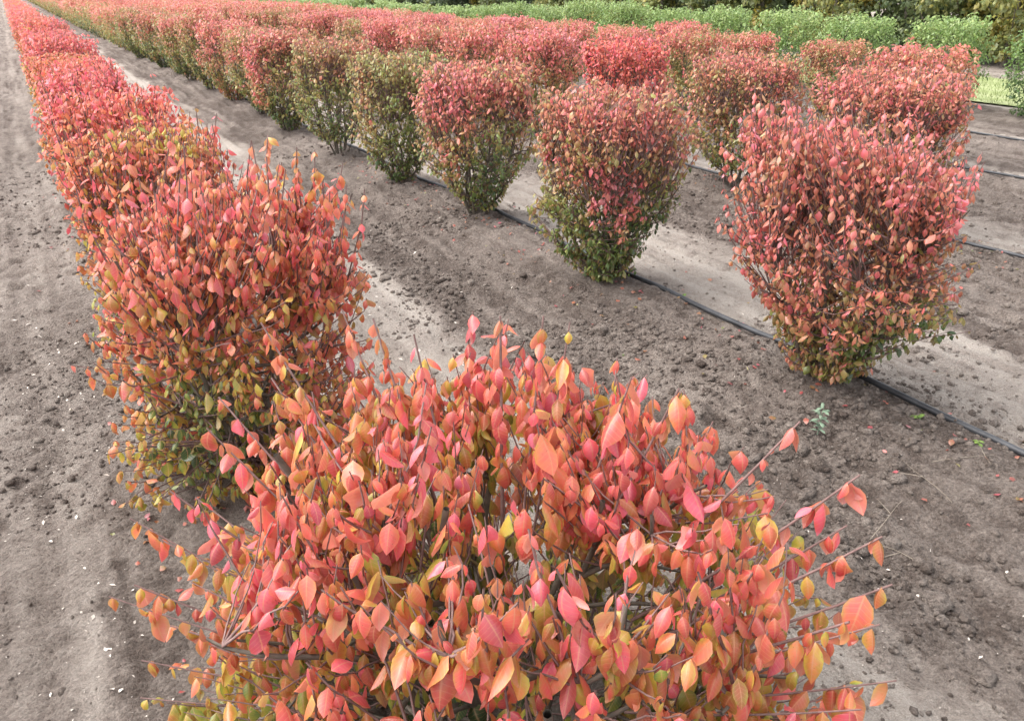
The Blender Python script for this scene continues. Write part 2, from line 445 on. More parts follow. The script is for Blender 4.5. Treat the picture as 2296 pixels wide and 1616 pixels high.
TPL = {4: leaf_template(4, 5), 3: leaf_template(3, 3), 2: leaf_template(2, 3), 1: leaf_template(1, 3)}

def leaf_local(tpl, width, fold, curl, twist, wave):
    """Local leaf coordinates (n, m, 3): x across, y along, z up (upper side); length 1."""
    U, V, Wd, T = tpl
    w = Wd[None, :] * width[:, None]
    k = np.where(np.abs(curl) < 0.05, 0.05, curl)[:, None]
    y = np.sin(k * V) / k; z0 = -(1 - np.cos(k * V)) / k
    lift = -fold[:, None] * np.abs(w) - 0.9 * fold[:, None] * w * w + wave[:, None] * 0.05 * np.sin(V * 9 + U * 2) * np.abs(U)
    # the lift acts along the local normal of the bent midrib
    nyy = np.sin(k * V); nzz = np.cos(k * V)
    tw = twist[:, None] * V
    x = w * np.cos(tw)
    lz = lift + w * np.sin(tw)
    return np.stack([x, y + lz * nyy, z0 + lz * nzz], -1)

def leaves_mesh(name, L, lod, mat):
    """L: dict of arrays pos, ax, nr, len, ripe, jit, hue, width, fold, curl, twist, wave."""
    tpl = TPL[lod]; U, V, Wd, T = tpl
    loc = leaf_local(tpl, L['width'], L['fold'], L['curl'], L['twist'], L['wave']) * L['len'][:, None, None]
    ax = L['ax']; nr = L['nr']; sd_ = np.cross(ax, nr)
    v = L['pos'][:, None] + loc[..., 0:1] * sd_[:, None] + loc[..., 1:2] * ax[:, None] + loc[..., 2:3] * nr[:, None]
    n, m = len(ax), len(U)
    t = (T[None] + (np.arange(n) * m)[:, None, None]).reshape(-1, 3)
    ripe = np.repeat(np.stack([L['ripe'], L['jit'], L['hue']], -1), m, 0)
    uv = np.tile(np.stack([U, V, 0 * U], -1), (n, 1))
    return mesh_np(name, v.reshape(-1, 3), tris=t, mat=mat, attrs=dict(ripe=ripe, leafuv=uv))

# ------------------------------------------------------------------ shrubs
def shrub_skeleton(rg, H, R, n_stems, n_twigs, tpow=0.85, tilt=(0, 0), boxy=3.0, bottom=0.30, dome=0.0, shoots=0, shoot_len=0.2, base_r=0.05, lean=(0, 0), low=0.07, bump=0.12, topround=0.22):
    """Basal stems fanning out, twigs reaching tips spread through a clipped, vase-shaped volume."""
    def rad(t, ph):
        p = (np.abs(np.cos(ph)) ** boxy + np.abs(np.sin(ph)) ** boxy) ** (-1 / boxy)
        prof = (bottom + (1 - bottom) * sstep(0.02, 0.50, t)) * (1 - topround * sstep(0.80, 1.0, t))
        return R * p * prof * (1 + bump * noise2(ph * 1.1 + 9, t * 3.5, rg_seed) + 0.5 * bump * noise2(ph * 3.1, t * 8, rg_seed + 3))
    rg_seed = int(rg.integers(1, 10000))
    n1 = int(n_twigs * 0.78); n2 = n_twigs - n1
    t = np.concatenate([low + (1 - low) * rg.random(n1) ** tpow, 1 - 0.10 * rg.random(n2) ** 2])
    ph = rg.uniform(0, 2 * math.pi, n_twigs)
    fr = np.concatenate([rg.random(n1) ** 0.40, np.sqrt(rg.random(n2))])
    r = rad(t, ph) * fr
    topz = H * (1 + 0.05 * noise2(np.cos(ph) * r * 6 / R, np.sin(ph) * r * 6 / R, rg_seed + 9) - dome * (r / R) ** 2 + tilt[0] * np.cos(ph) * r / R + tilt[1] * np.sin(ph) * r / R)
    tips = np.stack([r * np.cos(ph) + lean[0] * t, r * np.sin(ph) + lean[1] * t, topz * t], -1)
    outer = np.maximum(fr, t ** 3)
    is_shoot = np.zeros(n_twigs, bool)
    if shoots:
        s = rg.choice(n_twigs, shoots, replace=False, p=(t ** 6) / np.sum(t ** 6))
        out = nrm(np.stack([tips[s, 0], tips[s, 1], 0 * s], -1) + 1e-6)
        tips[s] += (out * rg.uniform(0.1, 0.9, (shoots, 1)) + np.array([0, 0, 1.0]) * rg.uniform(0.3, 1.0, (shoots, 1))) * shoot_len * rg.uniform(0.5, 1.1, (shoots, 1))
        is_shoot[s] = True
    # stems
    sa = np.arange(n_stems) * 2 * math.pi / n_stems + rg.normal(0, 0.25, n_stems)
    sr = np.where(np.arange(n_stems) % 3 == 0, 0.30, np.where(np.arange(n_stems) % 3 == 1, 0.78, 0.55)) * R
    u = np.linspace(0, 1, 10)[None, :, None]
    p0 = np.stack([base_r * np.cos(sa), base_r * np.sin(sa), np.full(n_stems, -0.03)], -1)[:, None]
    p2 = np.stack([sr * np.cos(sa) + lean[0], sr * np.sin(sa) + lean[1], H * (0.90 - dome * 0.7 * (sr / R) ** 2) * rg.uniform(0.86, 1.0, n_stems)], -1)[:, None]
    p1 = np.stack([sr * 0.72 * np.cos(sa), sr * 0.72 * np.sin(sa), np.full(n_stems, H * 0.28)], -1)[:, None]
    stems = (1 - u) ** 2 * p0 + 2 * u * (1 - u) * p1 + u ** 2 * p2
    stems += rg.normal(0, 0.012, stems.shape) * np.minimum(u * 3, 1)
    # side branches off the stems, then twigs off either
    nb = n_stems * 7
    bs = rg.integers(0, n_stems, nb); bi = rg.integers(2, 8, nb)
    b0 = stems[bs, bi]; bt = np.clip(b0[:, 2] / H + rg.uniform(0.08, 0.35, nb), 0.1, 0.93); bp = np.arctan2(b0[:, 1], b0[:, 0]) + rg.normal(0, 0.7, nb)
    br = rad(bt, bp) * rg.uniform(0.45, 0.85, nb)
    b2 = np.stack([br * np.cos(bp) + lean[0] * bt, br * np.sin(bp) + lean[1] * bt, H * bt * (1 - dome * (br / R) ** 2)], -1)
    b1 = 0.5 * (b0 + b2) + np.stack([0.08 * np.cos(bp), 0.08 * np.sin(bp), -0.05 + 0 * bp], -1) + rg.normal(0, 0.03, (nb, 3))
    ub = np.linspace(0, 1, 6)[None, :, None]
    branches = (1 - ub) ** 2 * b0[:, None] + 2 * ub * (1 - ub) * b1[:, None] + ub ** 2 * b2[:, None] + rg.normal(0, 0.006, (nb, 6, 3)) * np.minimum(ub * 4, 1)
    cand = np.concatenate([stems[:, 1:-2].reshape(-1, 3), branches[:, 1:5].reshape(-1, 3)])
    d = tips[:, None, :] - cand[None]
    cost = np.linalg.norm(d, axis=-1) + np.where(d[..., 2] < 0.04, 0.5 + np.abs(d[..., 2]), 0) + 0.06 * rg.random((n_twigs, len(cand)))
    load = np.zeros(len(cand)); j = np.zeros(n_twigs, int)           # no knot carries more than a few twigs
    for i_ in rg.permutation(n_twigs):
        j[i_] = (cost[i_] + load).argmin(); load[j[i_]] += 0.035
    a = cand[j]
    ln = np.linalg.norm(tips - a, axis=-1, keepdims=True)
    mid = 0.5 * (a + tips) + np.concatenate([(tips - a)[:, :2] * 0.16, -0.10 * ln + 0.0 * ln], -1) * 0.8 + rg.normal(0, 0.06, (n_twigs, 3)) * ln
    uu = np.linspace(0, 1, 6)[None, :, None]
    tw = (1 - uu) ** 2 * a[:, None] + 2 * uu * (1 - uu) * mid[:, None] + uu ** 2 * tips[:, None]
    tw[:, 1:-1] += rg.normal(0, 0.016, (n_twigs, 4, 3)) * np.minimum(ln, 0.25)[:, None]
    return stems, branches, tw, t, outer, is_shoot

def twig_leaves(rg, tw, pairs, leaf_len, droop, reach=0.16, spread=1.0, terminal=True):
    """Opposite leaf pairs, each pair turned a quarter from the last, over the outer part of every twig."""
    n = len(tw)
    seg = tw[:, -1] - tw[:, -3]
    L = np.linalg.norm(tw[:, 1:] - tw[:, :-1], axis=-1).sum(1)
    start = np.clip(1 - reach / np.maximum(L, 1e-3), 0.12, 0.8)
    k = np.linspace(0, 1, pairs)[None] * (0.97 - start[:, None]) + start[:, None]           # (n, pairs)
    k = np.clip(k + rg.normal(0, 0.02, k.shape), 0.05, 0.985)
    x = k * (tw.shape[1] - 1); i = np.minimum(x.astype(int), tw.shape[1] - 2); f = (x - i)[..., None]
    rows = np.arange(n)[:, None]
    P = tw[rows, i] * (1 - f) + tw[rows, i + 1] * f
    D = nrm(tw[rows, i + 1] - tw[rows, i])
    ref = np.where(np.abs(D[..., 2:3]) > 0.9, np.array([1., 0, 0]), np.array([0, 0, 1.]))
    A = nrm(np.cross(D, ref)); B = np.cross(D, A)
    ang = rg.uniform(0, math.pi, (n, 1)) + np.arange(pairs)[None] * math.pi / 2 + rg.normal(0, 0.3, (n, pairs))
    side = np.cos(ang)[..., None] * A + np.sin(ang)[..., None] * B
    P = np.stack([P, P], 2); D = np.stack([D, D], 2); S = np.stack([side, -side], 2)
    tid = np.broadcast_to(rows[..., None], P.shape[:3])
    P, D, S, tid = P.reshape(-1, 3), D.reshape(-1, 3), S.reshape(-1, 3), tid.reshape(-1)
    keep = rg.random(len(P)) < 0.90
    P, D, S, tid = P[keep], D[keep], S[keep], tid[keep]
    m = len(P)
    dr = np.clip(droop + rg.normal(0, 0.20, (m, 1)), 0.0, 2.0)
    ax = nrm(S * 0.75 * spread + D * 0.22 - np.array([0, 0, 1.0]) * dr + rg.normal(0, 0.13, (m, 3)))
    up = S * 0.55 * (0.4 + dr) + np.array([0, 0, 0.9]) + D * 0.15 + rg.normal(0, 0.25, (m, 3))
    nr = nrm(up - (up * ax).sum(1, keepdims=True) * ax)
    ln = leaf_len * np.clip(np.exp(rg.normal(-0.05, 0.30, m)), 0.4, 1.7)
    return dict(pos=P + S * 0.003, ax=ax, nr=nr, len=ln, tid=tid,
                width=np.clip(rg.normal(0.41, 0.07, m), 0.24, 0.6), fold=np.clip(rg.normal(0.55, 0.22, m), 0.05, 1.1),
                curl=rg.normal(1.15, 0.55, m), twist=rg.normal(0, 0.35, m), wave=rg.normal(0, 0.5, m))

def colour_leaves(rg, L, tw, t, outer, H, R, base, rise, core, patch, jit, greens=(), seed=0):
    """Ripeness per leaf: shoots turn first, leaves low down and inside stay green longest; patches follow limbs.
    greens: (direction, strength) lists of flanks that are still green."""
    p = L['pos']; tid = L['tid']
    tt = np.clip(p[:, 2] / H, 0, 1.1)
    r = base + rise * sstep(0.05, 0.95, tt) - core * (1 - outer[tid])
    r = r + patch * noise3(p * 2.6 / max(R, 0.1) * 0.5 + seed, seed) + 0.6 * patch * noise3(p * 7.0 + seed, seed + 3)
    twj = rg.normal(0, 1, len(tw))
    r = r + 0.55 * jit * twj[tid] + 0.75 * jit * rg.normal(0, 1, len(p))
    for c, rad_, s in greens:
        d = np.linalg.norm((p - np.array(c)) / np.array(rad_), axis=1)
        r = r + s * (1 - sstep(0.55, 1.15, d + 0.15 * rg.normal(0, 1, len(p))))
    L['ripe'] = np.clip(r, 0.02, 0.99); L['jit'] = rg.random(len(p)); L['hue'] = rg.random(len(p))
    return L

def cut(L, idx):
    return {k: v[idx] for k, v in L.items()}

def stem_radii(stems, r0, r1):
    return np.linspace(r0, r1, stems.shape[1])[None] * np.ones((len(stems), 1))

# single leaves share these shapes
SHAPES = {}
def leaf_shapes(lod, mat):
    if (lod, mat.name) not in SHAPES:
        rg = np.random.default_rng(90 + lod); tpl = TPL[lod]; U, V, Wd, T = tpl; out = []
        for i in range(14):
            one = lambda x: np.array([x])
            p = (np.clip(rg.normal(.41, .07), .24, .6), np.clip(rg.normal(.55, .22), .05, 1.1), rg.normal(1.15, .55), rg.normal(0, .35), rg.normal(0, .5))
            v = leaf_local(tpl, *[one(x) for x in p])[0]
            me = mesh_np('leaf', v, tris=T, mat=mat, attrs=dict(leafuv=np.stack([U, V, 0 * U], -1), ripe=np.stack([0 * U, rg.random() + 0 * U, rg.random() + 0 * U], -1)))
            out.append(me)
        SHAPES[lod, mat.name] = out
    return SHAPES[lod, mat.name]

def near_shrub(label, x, y, seed, H, R, n_stems, n_twigs, pairs, leaf_len, droop, lod, colour, n_single, cell, group='clipped autumn shrubs planted in rows', sk=None, reach=0.16, extra=None, stem_r=(0.011, 0.005), twig_r=0.0026, mat=None):
    mat = mat or (LEAF_NEAR if lod >= 3 else LEAF)
    rg = np.random.default_rng(seed)
    z0 = gz(x, y) - 0.01
    rt = root('burning_shrub', (x, y, z0), label, 'shrub', group)
    stems, branches, tw, t, outer, shoot = shrub_skeleton(rg, H, R, n_stems, n_twigs, **(sk or {}))
    if extra is not None:                                   # long shoots given one by one as (start, bend, end)
        e = np.array(extra, float); uu = np.linspace(0, 1, 6)[None, :, None]
        et = (1 - uu) ** 2 * e[:, 0:1] + 2 * uu * (1 - uu) * e[:, 1:2] + uu ** 2 * e[:, 2:3]
        tw = np.concatenate([tw, et]); t = np.concatenate([t, np.full(len(e), 0.95)]); outer = np.concatenate([outer, np.ones(len(e))]); shoot = np.concatenate([shoot, np.ones(len(e), bool)])
    L = twig_leaves(rg, tw[~shoot], pairs, leaf_len, droop, reach)
    L['tid'] = np.flatnonzero(~shoot)[L['tid']]
    if shoot.any():
        L2 = twig_leaves(rg, tw[shoot], pairs + 6, leaf_len, droop, reach * 2.0); L2['tid'] = np.flatnonzero(shoot)[L2['tid']]
        L = {k: np.concatenate([L[k], L2[k]]) for k in L}
    L = colour_leaves(rg, L, tw, t, outer, H, R, seed=seed, **colour)
    low = L['pos'][:, 2] > 0.03; L = cut(L, low)
    # which leaves show largest: front leaf of every picture cell, nearest first
    single = np.zeros(len(L['len']), bool)
    if n_single:
        c = L['pos'] + L['ax'] * L['len'][:, None] * 0.5 + np.array([x, y, z0])
        px, py, pz = img(c)
        ok = np.flatnonzero((px > 0) & (px < 2296) & (py > 0) & (py < 1616) & (pz > 0.3))
        order = ok[np.argsort(pz[ok])]
        seen = set(); pick = []
        for i in order:
            kx = (int(px[i] // cell), int(py[i] // cell))
            if kx in seen: continue
            seen.add(kx); pick.append(i)
        pick = np.array(pick); size = L['len'][pick] / pz[pick]
        pick = pick[np.argsort(-size)][:n_single]
        single[pick] = True
    for s in stems:
        v, qd = tubes(s[None], stem_radii(s[None], *stem_r) * rg.uniform(0.8, 1.25), 7)
        link('stem', mesh_np('stem', v, quads=qd, mat=BARK), rt)
    for b in branches:
        v, qd = tubes(b[None], np.linspace(0.0058, 0.0026, 6)[None] * rg.uniform(0.8, 1.25), 5)
        link('branch', mesh_np('branch', v, quads=qd, mat=BARK), rt)
    rr = np.linspace(1.25, 0.55, 6)[None] * twig_r * rg.uniform(0.8, 1.2, (len(tw), 1)) * np.where(shoot, 1.35, 1.0)[:, None]
    if extra is not None: rr[-len(extra):] *= 1.25
    pk = np.arange(6) if lod >= 4 else np.array([0, 2, 4, 5])
    v, qd = tubes(tw[:, pk], rr[:, pk], 4 if lod >= 4 else 3)
    o = link('twigs', mesh_np('twigs', v, quads=qd, mat=TWIG), rt); o['kind'] = 'stuff'
    o = link('foliage', leaves_mesh('foliage', cut(L, ~single), lod, mat), rt); o['kind'] = 'stuff'
    o.color = (0.5, 0.0, 0, 1)
    if n_single:
        sh = leaf_shapes(lod, mat)
        for i in np.flatnonzero(single):
            lf = bpy.data.objects.new('leaf', sh[int(rg.integers(len(sh)))])
            COL.objects.link(lf); lf.parent = rt
            ax, nr = L['ax'][i], L['nr'][i]; sdv = np.cross(ax, nr); s = L['len'][i]
            M = Matrix(((sdv[0] * s, ax[0] * s, nr[0] * s, L['pos'][i][0]), (sdv[1] * s, ax[1] * s, nr[1] * s, L['pos'][i][1]), (sdv[2] * s, ax[2] * s, nr[2] * s, L['pos'][i][2]), (0, 0, 0, 1)))
            lf.matrix_local = M
            lf.color = (float(L['ripe'][i]) + 0.5, 0.0, 0, 1)
    return rt

def shrub_meshes(seed, H, R, n_stems, n_twigs, pairs, leaf_len, droop, lod, colour, mat, sk=None, twigs=True, reach=0.16):
    """Two meshes (branchwork, foliage) for a shrub seen from farther off."""
    rg = np.random.default_rng(seed)
    stems, branches, tw, t, outer, shoot = shrub_skeleton(rg, H, R, n_stems, n_twigs, **(sk or {}))
    L = twig_leaves(rg, tw, pairs, leaf_len, droop, reach)
    L = colour_leaves(rg, L, tw, t, outer, H, R, seed=seed, **colour)
    L = cut(L, L['pos'][:, 2] > 0.03)
    v, qd = tubes(stems, stem_radii(stems, 0.010, 0.004), 4 if lod > 1 else 3)
    if twigs:
        v2, q2 = tubes(branches, np.linspace(0.0055, 0.0025, 6)[None] * np.ones((len(branches), 1)), 3)
        qd = np.concatenate([qd, q2 + len(v)]); v = np.concatenate([v, v2])
    if twigs:
        pick = tw[rg.random(len(tw)) < 0.4][:, [0, 3, 5]]
        v2, q2 = tubes(pick, np.linspace(1.3, 0.6, 3)[None] * 0.0026 * np.ones((len(pick), 1)), 3)
        qd = np.concatenate([qd, q2 + len(v)]); v = np.concatenate([v, v2])
    return mesh_np('branchwork', v, quads=qd, mat=BARK), leaves_mesh('foliage', L, lod, mat)

AUT = dict(base=0.40, rise=0.34, core=0.16, patch=0.14, jit=0.085)

# --- first row, nearest shrub (its leaves one by one)
SHOOT_ENDS = [(-0.31, 0.50, 0.91), (-0.15, 0.44, 0.93), (-0.12, 0.33, 0.94), (-0.09, 0.19, 0.95), (0.04, 0.08, 1.00), (0.11, 0.04, 1.00), (0.15, 0.01, 0.99), (0.20, -0.12, 0.92), (0.27, -0.17, 0.90),
              (0.41, -0.33, 0.87), (0.46, -0.43, 0.80), (0.45, -0.50, 0.72), (0.42, -0.60, 0.50), (0.33, -0.55, 0.63), (-0.48, 0.28, 0.81), (-0.64, 0.38, 0.60), (-0.71, 0.37, 0.44), (-0.68, 0.27, 0.34), (-0.56, 0.36, 0.65),
              (0.40, -0.56, 0.60), (0.38, -0.62, 0.40), (0.30, -0.62, 0.52), (0.48, -0.52, 0.62), (0.36, -0.58, 0.30), (0.50, -0.40, 0.66), (-0.66, 0.30, 0.50), (-0.62, 0.40, 0.30), (-0.70, 0.30, 0.22),
              (-0.60, 0.44, 0.50), (-0.50, 0.55, 0.50), (-0.40, 0.65, 0.55), (-0.55, 0.52, 0.30), (-0.28, 0.62, 0.72), (-0.42, 0.50, 0.76)]
SHOOTS = [((ex * 0.42, ey * 0.42, ez * 0.50), (ex * 0.72, ey * 0.72, ez * 0.72), (ex, ey, ez)) for ex, ey, ez in SHOOT_ENDS]
near_shrub('big loose coral shrub with yellow-green inside, nearest of all, beside the wheel track', 0.64, 1.14, 11, 0.84, 0.64, 11, 1120, 4, 0.047, 0.95, 4,
           dict(base=0.42, rise=0.37, core=0.52, patch=0.15, jit=0.135), 300, 24,
           sk=dict(tpow=1.0, boxy=2.2, bottom=0.98, dome=0.22, shoots=40, shoot_len=0.13, bump=0.16, topround=0.25, low=0.06), reach=0.15, stem_r=(0.013, 0.006), twig_r=0.0022, extra=SHOOTS)
near_shrub('orange-red shrub with dark green leaves at its foot, second beside the wheel track', 0.46, 2.62, 12, 1.03, 0.44, 10, 1250, 4, 0.037, 0.8, 3,
           dict(base=0.61, rise=0.14, core=0.12, patch=0.12, jit=0.10, greens=[((-0.20, -0.26, 0.30), (0.24, 0.30, 0.22), -0.52)]), 300, 14,
           sk=dict(boxy=2.4, tpow=1.15, low=0.03, bottom=0.92, dome=0.20, shoots=60, shoot_len=0.17, bump=0.20, topround=0.22))
near_shrub('bronze and pink shrub with pale shoots on top, third beside the wheel track', 0.43, 4.18, 13, 1.00, 0.40, 9, 1000, 4, 0.036, 0.65, 2,
           dict(base=0.50, rise=0.22, core=0.14, patch=0.16, jit=0.09, greens=[((0.0, -0.1, 1.05), (0.4, 0.4, 0.25), -0.16)]), 300, 11,
           mat=LEAF_VIVID, sk=dict(tpow=1.0, low=0.04, boxy=2.6, bottom=0.95, dome=0.10, shoots=40, shoot_len=0.10))

# --- second row
near_shrub('coral-red shrub with green leaves low on one side, first of the second row', 2.70, 2.0, 21, 1.03, 0.41, 9, 1900, 4, 0.029, 0.7, 2,
           dict(base=0.53, rise=0.26, core=0.14, patch=0.14, jit=0.10, greens=[((0.10, -0.32, 0.28), (0.30, 0.32, 0.22), -0.40)]), 300, 8,
           sk=dict(boxy=2.8, bottom=0.36, dome=0.05, tilt=(-0.10, 0.05), shoots=110, shoot_len=0.15, bump=0.32, topround=0.10, lean=(-0.03, 0.02)), reach=0.13)
near_shrub('shrub with pink top, red front tuft and green lower flank, second in second row', 2.66, 3.55, 22, 1.05, 0.425, 9, 1600, 4, 0.031, 0.6, 2,
           dict(base=0.24, rise=0.40, core=0.08, patch=0.17, jit=0.11, greens=[((0.15, -0.36, 0.42), (0.26, 0.30, 0.30), -0.20), ((-0.16, -0.36, 0.50), (0.20, 0.2, 0.26), 0.46)]), 300, 8,
           sk=dict(boxy=3.2, bottom=0.34, dome=0.02, shoots=26, shoot_len=0.09, bump=0.2, topround=0.12), reach=0.13)
MID_SK = dict(boxy=3.2, bottom=0.32, dome=0.02, shoots=16, shoot_len=0.08, bump=0.18, low=0.09, topround=0.12)
near_shrub('shrub with pink shoulders and olive-green middle, third in the second row', 2.72, 5.2, 23, 1.06, 0.43, 8, 1050, 4, 0.034, 0.5, 2,
           dict(base=0.26, rise=0.42, core=0.10, patch=0.17, jit=0.11, greens=[((0.0, -0.4, 0.45), (0.28, 0.3, 0.35), -0.22), ((-0.35, -0.2, 0.6), (0.2, 0.3, 0.6), 0.16)]), 0, 8, sk=MID_SK, reach=0.14)
near_shrub('yellow-green shrub with straw-coloured top, fourth in the second row', 2.66, 6.5, 24, 1.07, 0.42, 8, 1000, 4, 0.034, 0.5, 2,
           dict(base=0.20, rise=0.19, core=0.02, patch=0.08, jit=0.07, greens=[((-0.4, -0.1, 0.5), (0.2, 0.4, 0.6), 0.16)]), 0, 8, sk=MID_SK, reach=0.14)
near_shrub('dull olive shrub with faint mauve top and bare foot, fifth in second row', 2.62, 8.0, 25, 1.10, 0.42, 8, 950, 4, 0.034, 0.5, 2,
           dict(base=0.20, rise=0.36, core=0.06, patch=0.15, jit=0.09), 0, 8, sk=dict(MID_SK, low=0.16), reach=0.14)
near_shrub('reddish shrub with one bright red edge, sixth in the second row', 2.60, 9.7, 26, 1.10, 0.42, 8, 900, 4, 0.040, 0.45, 2,
           dict(base=0.28, rise=0.34, core=0.06, patch=0.17, jit=0.11, greens=[((-0.4, 0.0, 0.6), (0.2, 0.4, 0.6), 0.28)]), 0, 8, sk=MID_SK, reach=0.14)
# --- third row, near end
near_shrub('broad mauve-red shrub behind the first coral one, first of third row', 5.1, 3.6, 31, 1.06, 0.48, 8, 1150, 4, 0.034, 0.5, 2,
           dict(base=0.42, rise=0.32, core=0.12, patch=0.13, jit=0.10), 0, 8, sk=MID_SK, reach=0.14)
near_shrub('bronze shrub with greyish pink top on a soil mound, second of third row', 5.06, 5.0, 32, 1.06, 0.44, 8, 1050, 4, 0.034, 0.5, 2,
           dict(base=0.27, rise=0.34, core=0.08, patch=0.15, jit=0.11), 0, 8, sk=dict(MID_SK, low=0.18), reach=0.14)
near_shrub('brilliant coral-red shrub, reddest of all, third of the third row', 5.1, 6.6, 33, 1.08, 0.42, 8, 950, 4, 0.040, 0.45, 2,
           dict(base=0.66, rise=0.16, core=0.10, patch=0.08, jit=0.06), 0, 8, mat=LEAF_VIVID, sk=MID_SK, reach=0.14)

# --- shared shapes for the rest of the rows
MID = [shrub_meshes(100 + i, 1.07, 0.43, 8, 900, 4, 0.040, 0.5, 1, dict(AUT, base=0.25 + 0.04 * (i % 3), rise=0.42, jit=0.12, patch=0.18), LEAF, MID_SK, True, 0.15) for i in range(7)]
MID_A = [shrub_meshes(150 + i, 1.00, 0.37, 8, 900, 4, 0.039, 0.6, 1, dict(AUT, base=0.50, rise=0.24, jit=0.09), LEAF_VIVID, dict(MID_SK, bottom=0.85, low=0.03, shoots=14), True, 0.15) for i in range(4)]
FAR_A = [shrub_meshes(250 + i, 1.00, 0.40, 6, 330, 3, 0.056, 0.4, 1, dict(AUT, base=0.46, rise=0.26, jit=0.10, patch=0.14), LEAF_VIVID, dict(MID_SK, shoots=0, bottom=0.85, low=0.03), False, 0.16) for i in range(4)]
FAR = [shrub_meshes(200 + i, 1.10, 0.52, 6, 380, 3, 0.060, 0.4, 1, dict(AUT, base=0.28 + 0.03 * (i % 3), rise=0.42, jit=0.11, patch=0.18), LEAF, dict(MID_SK, shoots=0), False, 0.16) for i in range(6)]

def copy_shrub(name, meshes, x, y, label, cat, group, shift, bright=0.0, scale=(1, 1, 1), rot=0.0):
    rt = root(name, (x, y, gz(x, y) - 0.01), label, cat, group)
    rt.rotation_euler[2] = rot; rt.scale = scale
    for me, nm in zip(meshes, ('branchwork', 'foliage')):
        o = link(nm, me, rt); o.color = (0.5 + shift, bright, 0, 1)
        if nm == 'foliage': o['kind'] = 'stuff'
    return rt

GROUP = 'clipped autumn shrubs planted in rows'
ORD = ['', 'first', 'second', 'third', 'fourth', 'fifth', 'sixth', 'seventh', 'eighth', 'ninth', 'tenth', 'eleventh', 'twelfth', 'thirteenth', 'fourteenth', 'fifteenth', 'sixteenth']
ROWNAME = dict(a='row beside the wheel track', b='second row from the track', c='third row from the track', d='fourth row from the track', e='row next to the green shrubs')
def tone(s):
    return 'olive green and bronze' if s < -0.10 else 'bronze and dull red' if s < 0.0 else 'soft red' if s < 0.10 else 'bright coral-red'
rg = np.random.default_rng(5)
plan = []
starts = dict(a=(5.72, 4), b=(11.14, 7), c=(8.1, 4), d=(8.1, 2), e=(7.5, 2))
for rk, (y0, k0) in starts.items():
    y = y0; k = k0
    while y < 92:
        plan.append((rk, k, y)); y += 1.52 + rg.normal(0, 0.05); k += 1
plan += [('d', 1, 4.95), ('e', 1, 3.7)]
skip = set()
fixed = {('a', 4): 0.10, ('a', 5): 0.12, ('a', 6): 0.03, ('b', 7): -0.04, ('b', 8): 0.10, ('b', 9): -0.12, ('b', 10): -0.14, ('b', 11): -0.10, ('b', 12): -0.10,
         ('c', 4): 0.06, ('c', 5): 0.05, ('c', 6): 0.02, ('c', 7): 0.16, ('c', 8): -0.18, ('c', 9): 0.02, ('d', 1): 0.06, ('d', 2): 0.0, ('d', 3): 0.06, ('e', 1): 0.0, ('e', 2): -0.04, ('e', 3): -0.02, ('e', 4): 0.05}
rowbase = dict(a=0.06, b=-0.09, c=-0.01, d=0.0, e=-0.03)
far_rest = []
n_obj = 0
for rk, k, y in sorted(plan, key=lambda p: math.hypot(ROWS[p[0]], p[2])):
    if (rk, k) in skip: continue
    x = ROWS[rk] + rg.normal(0, 0.03)
    sh = fixed.get((rk, k), rowbase[rk] + rg.normal(0, 0.075))
    dist = math.hypot(x, y)
    sc = 1 + rg.normal(0, 0.06)
    hz = (1 + rg.normal(0, 0.045)) * (0.90 if rk == 'e' else 0.99 if rk == 'a' else 1.0)
    if rk == 'a' and y < 26: ms = MID_A[int(rg.integers(4))]
    elif rk == 'a': ms = FAR_A[int(rg.integers(4))]
    elif dist < 24: ms = MID[int(rg.integers(len(MID)))]
    else: ms = FAR[int(rg.integers(len(FAR)))]
    rot = math.pi * float(rg.integers(2)) + rg.normal(0, 0.08)
    along = 1.22 if y > 9 else 1.08
    if n_obj < 285:
        if k <= 14:
            lab = f'{tone(sh)} clipped shrub, {ORD[k]} along the {ROWNAME[rk]}'
        else:
            lab = f'reddish shrub in the closed distant part of the {ROWNAME[rk]}'
        copy_shrub('burning_shrub', ms, x, y, lab, 'shrub', GROUP if k <= 14 else 'distant shrubs closing into a hedge, ' + ROWNAME[rk], sh, 0.0, (sc, sc * along, hz), rot)
        n_obj += 1
    else:
        far_rest.append((ms[1], x, y, sc, sc * along, hz, rot, sh))
print('shrubs', n_obj, 'rest', len(far_rest))
# what is left beyond: one mass
for rk, x in ROWS.items():
    if rk == 'f': continue
    for y in np.arange(92.5, 138, 1.6): far_rest.append((FAR[int(rg.integers(6))][1], x, y, 1.0, 1.25, 1.0, 0.0, rowbase[rk]))
VV, TT, RR, UU = [], [], [], []; off = 0
for me, x, y, sx_, sy_, sz_, rot, sh in far_rest:
    nv = len(me.vertices); co = np.empty(nv * 3, np.float32); me.vertices.foreach_get('co', co); co = co.reshape(-1, 3)
    ri = np.empty(nv * 3, np.float32); me.attributes['ripe'].data.foreach_get('vector', ri); ri = ri.reshape(-1, 3).copy(); ri[:, 0] = np.clip(ri[:, 0] + sh, 0, 1)
    fv = np.empty(len(me.loops), np.int32); me.loops.foreach_get('vertex_index', fv); fv = fv.reshape(-1, 3)
    step = 8                                              # every eighth leaf, each larger
    m = TPL[1][0].size; keep = (np.arange(nv // m) % step == 0)
    co = co.reshape(-1, m, 3)[keep]; ctr = co.mean(1, keepdims=True); co = ctr + (co - ctr) * 2.5
    ri = ri.reshape(-1, m, 3)[keep].reshape(-1, 3)
    co = co.reshape(-1, 3) * np.array([sx_, sy_, sz_])
    VV.append(co + np.array([x, y, 0])); RR.append(ri)
    nl = keep.sum(); TT.append((TPL[1][3][None] + (np.arange(nl) * m)[:, None, None]).reshape(-1, 3) + off); off += len(co)
